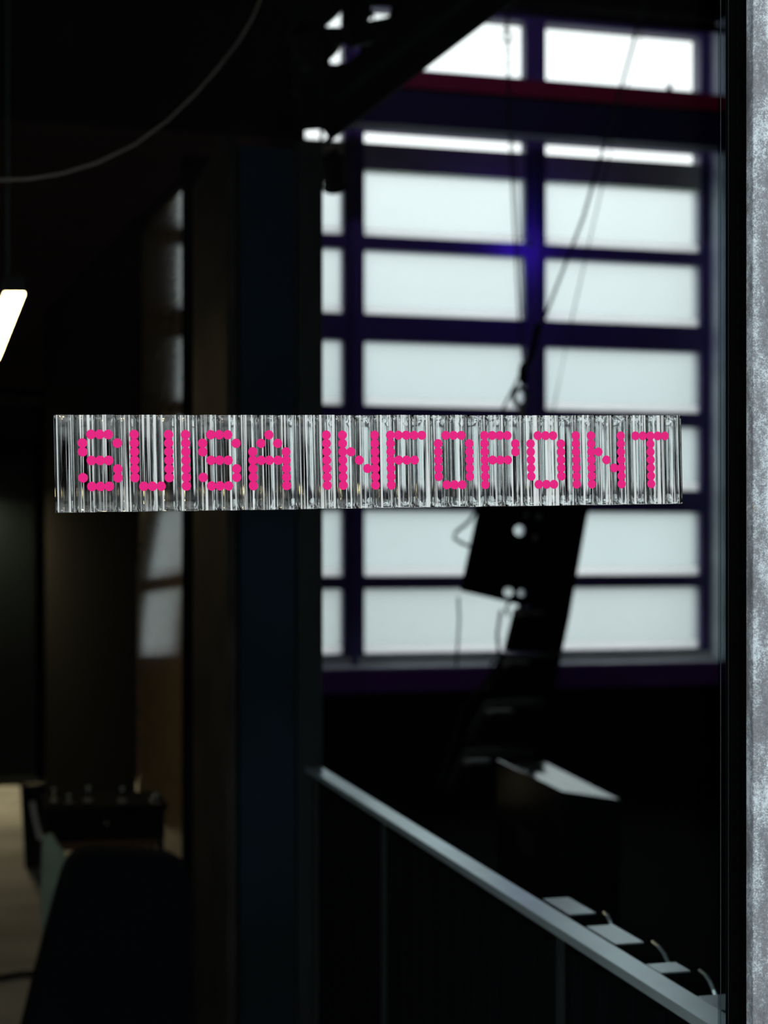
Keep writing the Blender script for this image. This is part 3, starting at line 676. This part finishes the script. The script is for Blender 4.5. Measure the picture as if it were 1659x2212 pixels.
# ---- violet wash lamp over the hall
wp = Vector((3.1,7.4,5.3)); wl = thing('stage_lamp', wp, 'violet stage wash lamp hung high over the hall', 'stage light')
MB().cyl(wp+Vector((0,-0.14,0.10)),wp,0.07,0.085).build('lamp_body','black',wl)
MB().cyl(wp+Vector((0,0.0005,-0.0005)),wp+Vector((0,0.006,-0.004)),0.078,0.078).build('lens',emat('violet_led_lens',(0.40,0.16,1.0),3.0),wl)
MB().tube([wp+Vector((-0.10,-0.07,0.05)),wp+Vector((-0.10,-0.07,0.22)),wp+Vector((0.10,-0.07,0.22)),wp+Vector((0.10,-0.07,0.05))],0.008,6).build('yoke','black',wl)
MB().tube([wp+Vector((0,-0.07,0.22)),Vector((wp.x,wp.y-0.07,6.2))],0.012,8).build('hanger','black',wl)
ld = bpy.data.lights.new('wash_light','SPOT'); ld.energy = 26; ld.color = (0.55,0.34,1.0); ld.spot_size = 2.2; ld.spot_blend = 0.6; ld.shadow_soft_size = 0.06
lo = bpy.data.objects.new('wash_light', ld); C.objects.link(lo); lo.parent = wl; lo.location = (0,0.03,-0.01); lo.rotation_euler = (math.radians(52),0,0)

# ================================================================== the passage on the left
# linear pendant lamp
zl = 2.20
dz = lambda y: (zl-EYE)*F/(HY-y)
q0, q1 = PD(53,637,dz(637)), PD(11,740,dz(740)); ql = PD(9,637,dz(637))
dl = (q1-q0).normalized(); far = q0+dl*1.35; wv = Vector((ql.x-q0.x, ql.y-q0.y, 0))
lp = thing('pendant_lamp', (q0+far)/2+wv/2, 'warm glowing linear lamp hung over the passage', 'lamp')
MB().prism([q0,far,far+wv,q0+wv],(0,0,0.006)).build('diffuser','warm_lamp',lp)
MB().prism([p+Vector((0,0,0.0065)) for p in (q0,far,far+wv,q0+wv)],(0,0,0.035)).build('housing','grey_dark',lp)
for p in (q0+dl*0.3+wv/2, far-dl*0.3+wv/2):
    MB().tube([p+Vector((0,0,0.04)),Vector((p.x,p.y,6.2))],0.003,6).build('suspension_wire','wire',lp)
# its twin beyond the passage doorway, over the warm patch of floor
lp2 = thing('pendant_lamp', (0.01,10.75,1.95), 'warm linear lamp beyond the passage doorway, over the lit floor', 'lamp')
MB().box(-0.09,0.11,10.40,11.08,1.95,1.956).build('diffuser','warm_lamp_far',lp2)
MB().box(-0.09,0.11,10.40,11.08,1.9565,1.99).build('housing','grey_dark',lp2)
for v in (10.5,11.0): MB().tube([(0.01,v,1.99),(0.01,v,2.70)],0.003,6).build('suspension_wire','wire',lp2)
# recess behind the passage doorway: floor, walls and a dark pillar
struct('floor', MB().box(-0.12,1.2,10.2,11.5,-0.05,0.0), 'concrete', 'grey concrete floor beyond the passage doorway')
mb = MB(); mb.box(-0.12,1.2,11.35,11.5,0,2.7); mb.box(-0.14,-0.12,10.25,11.5,0,2.7); mb.box(1.2,1.35,10.25,11.5,0,2.7); mb.box(-0.14,1.35,10.25,11.5,2.7,2.8)
struct('wall_recess', mb, 'wall_deep', 'dark walls of the room beyond the passage doorway')
pu = PV(75,0,11.1).x
pil = thing('pillar', (pu-0.20,11.2,0), 'dark blue-grey pillar at the far left end of the passage', 'pillar')
MB().box(-0.05,pu,11.1,11.3,0.06,2.69).build('shaft','teal_dark',pil)
MB().box(-0.06,pu+0.01,11.08,11.32,0.0,0.06).build('plinth','grey_dark',pil)
# upholstered chair seen from behind
ac = thing('lounge_chair', PD(230,1900,4.2)*1.0, 'dark navy upholstered chair seen from behind at the lower left', 'chair')
b_ = BASE[ac.name]; b_.z = 0; ac.location = world(b_)
poly = [(40,2260),(72,2130),(100,2020),(125,1930),(140,1882),(155,1856),(180,1842),(215,1838),(300,1842),(370,1850),(405,1870),(425,1920),(436,2010),(445,2130),(450,2260)]
bk = MB().prism([PD(x,y,4.2) for x,y in poly], (0.0,0.11,0)).build('backrest','upholstery',ac,bevel=0.012,smooth=False)
pb = [PD(60,2300,4.2), PD(445,2300,4.2)]
MB().box(pb[0].x+0.16,pb[1].x+0.02,pb[0].y+0.05,pb[0].y+0.56,0.24,0.42).build('seat','upholstery',ac,bevel=0.03)
for su in (pb[0].x+0.19, pb[1].x-0.03):
    for sv in (pb[0].y+0.06, pb[0].y+0.54):
        MB().cyl((su,sv,0),(su,sv,0.25),0.012,0.018,10).build('leg','black',ac)
for su in (pb[0].x+0.20, pb[1].x-0.05):
    MB().box(su,su+0.03,pb[0].y+0.05,pb[0].y+0.13,0.24,0.32).build('bracket','black',ac)
# waste bin
bn = thing('waste_bin', PD(72,1872,(EYE)*F/(1872-HY)), 'black tapered bin with a pale edge standing on the lit floor', 'bin')
db = EYE*F/(1872-HY); b_ = BASE[bn.name]
sc_ = db/F
MB().cyl((b_.x,b_.y,0.0),(b_.x,b_.y,178*sc_),18*sc_,28*sc_,24).build('bin_body','black',bn)
MB().torus((b_.x,b_.y,178*sc_),28*sc_,0.008,'Z',24,6).build('bin_rim','black_gloss',bn)
MB().tube([PD(70,1732,db-0.10),PD(76,1768,db-0.10),PD(87,1812,db-0.10)],0.012,8).build('edge_strip','frame_pale',bn)
# small console table with dark glass bottles
dc = 5.05; fc0 = PD(96,1826,dc); fc1 = PD(372,1826,dc); hz = PD(200,1748,dc).z; zlo = PD(200,1822,dc).z
fc = thing('console_table', ((fc0.x+fc1.x)/2, fc0.y+0.15, 0), 'small black console table with drawer behind the navy chair', 'table')
MB().box(fc0.x,fc1.x,fc0.y,fc0.y+0.30,hz-0.018,hz).build('table_top','black_rough',fc,bevel=0.003)
dr = MB().box(fc0.x+0.01,fc1.x-0.01,fc0.y+0.012,fc0.y+0.29,zlo,hz-0.018).build('drawer','black_rough',fc)
MB().ball(((fc0.x+fc1.x)/2,fc0.y+0.004,(zlo+hz)/2),0.010).build('knob','black_gloss',dr,smooth=True)
MB().box(fc0.x+0.03,fc1.x-0.03,fc0.y+0.02,fc0.y+0.035,zlo-0.03,zlo).build('apron','plank',fc)
for su in (fc0.x+0.012,fc1.x-0.032):
    for sv in (fc0.y+0.012,fc0.y+0.27): MB().box(su,su+0.02,sv,sv+0.02,0,zlo).build('leg','black',fc)
for k,(x,y,r_,lab) in enumerate(((116,1706,0.012,'small dark bottle at the left end of the console table'),(149,1718,0.013,'short dark bottle second from the left on the console table'),(190,1702,0.015,'dark bottle with bright cap in the middle of the console table'),(264,1704,0.015,'dark bottle right of the middle of the console table'),(336,1716,0.018,'round dark flask at the right end of the console table'))):
    p = PD(x,y,dc+0.10); t = thing('glass_bottle',(p.x,p.y,hz),lab,'bottle','bottles on the console table')
    h = p.z-hz
    MB().tube([(p.x,p.y,hz),(p.x,p.y,hz+h*0.55),(p.x,p.y,hz+h*0.72),(p.x,p.y,hz+h*0.95)],r_,14,[r_,r_,r_*0.5,r_*0.42]).build('glass','black_gloss',t,smooth=False)
    MB().cyl((p.x,p.y,hz+h*0.95),(p.x,p.y,hz+h*1.12),r_*0.5,r_*0.5,12).build('cap','steel',t)
    MB().cyl((p.x,p.y,hz+h*0.15),(p.x,p.y,hz+h*0.42),r_*1.02,r_*1.02,14).build('paper_label','cable',t)
# made-up pale sheet standing in for a reflection on the floor
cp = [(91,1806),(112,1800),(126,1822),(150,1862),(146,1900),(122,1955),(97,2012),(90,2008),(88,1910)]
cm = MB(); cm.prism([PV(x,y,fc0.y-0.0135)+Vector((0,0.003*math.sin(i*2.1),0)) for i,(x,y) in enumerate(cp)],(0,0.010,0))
tag(cm.build('floor_sheen_sheet','floor_sheen',bevel=0.003),'pale grey-green sheet standing in for a floor reflection by the console table','floor_sheen')
# cord on the floor at the lower left
cable('floor_cable',[(-2.2,5.2,0.02),(-1.1,5.45,0.012),(-0.4,5.55,0.012),(PD(-90,2150,5.85).x,PD(-90,2150,5.85).y,0.012),(PD(0,2118,5.92).x,PD(0,2118,5.92).y,0.012),(PD(40,2108,5.97).x,PD(40,2108,5.97).y,0.012),(PD(120,2100,6.0).x,PD(120,2100,6.0).y,0.012)],0.012,'rubber','thick black cable lying on the grey floor beside the chair')
# hanging cable in a wide arc
arc = [(-2600,-2700),(-1500,-900),(-900,-60),(-520,230),(-300,335),(-160,372),(-80,386),(0,389),(60,387),(130,376),(210,352),(290,313),(360,262),(420,205),(470,148),(515,90),(545,40),(562,0),(580,-60),(600,-140),(650,-500),(700,-1500),(720,-3050)]
cable('hanging_cable',[PD(x,y,3.1+0.0006*max(-300,x)) for x,y in arc],0.0036,'cable','thin grey-brown cable sagging in an arc at the upper left')
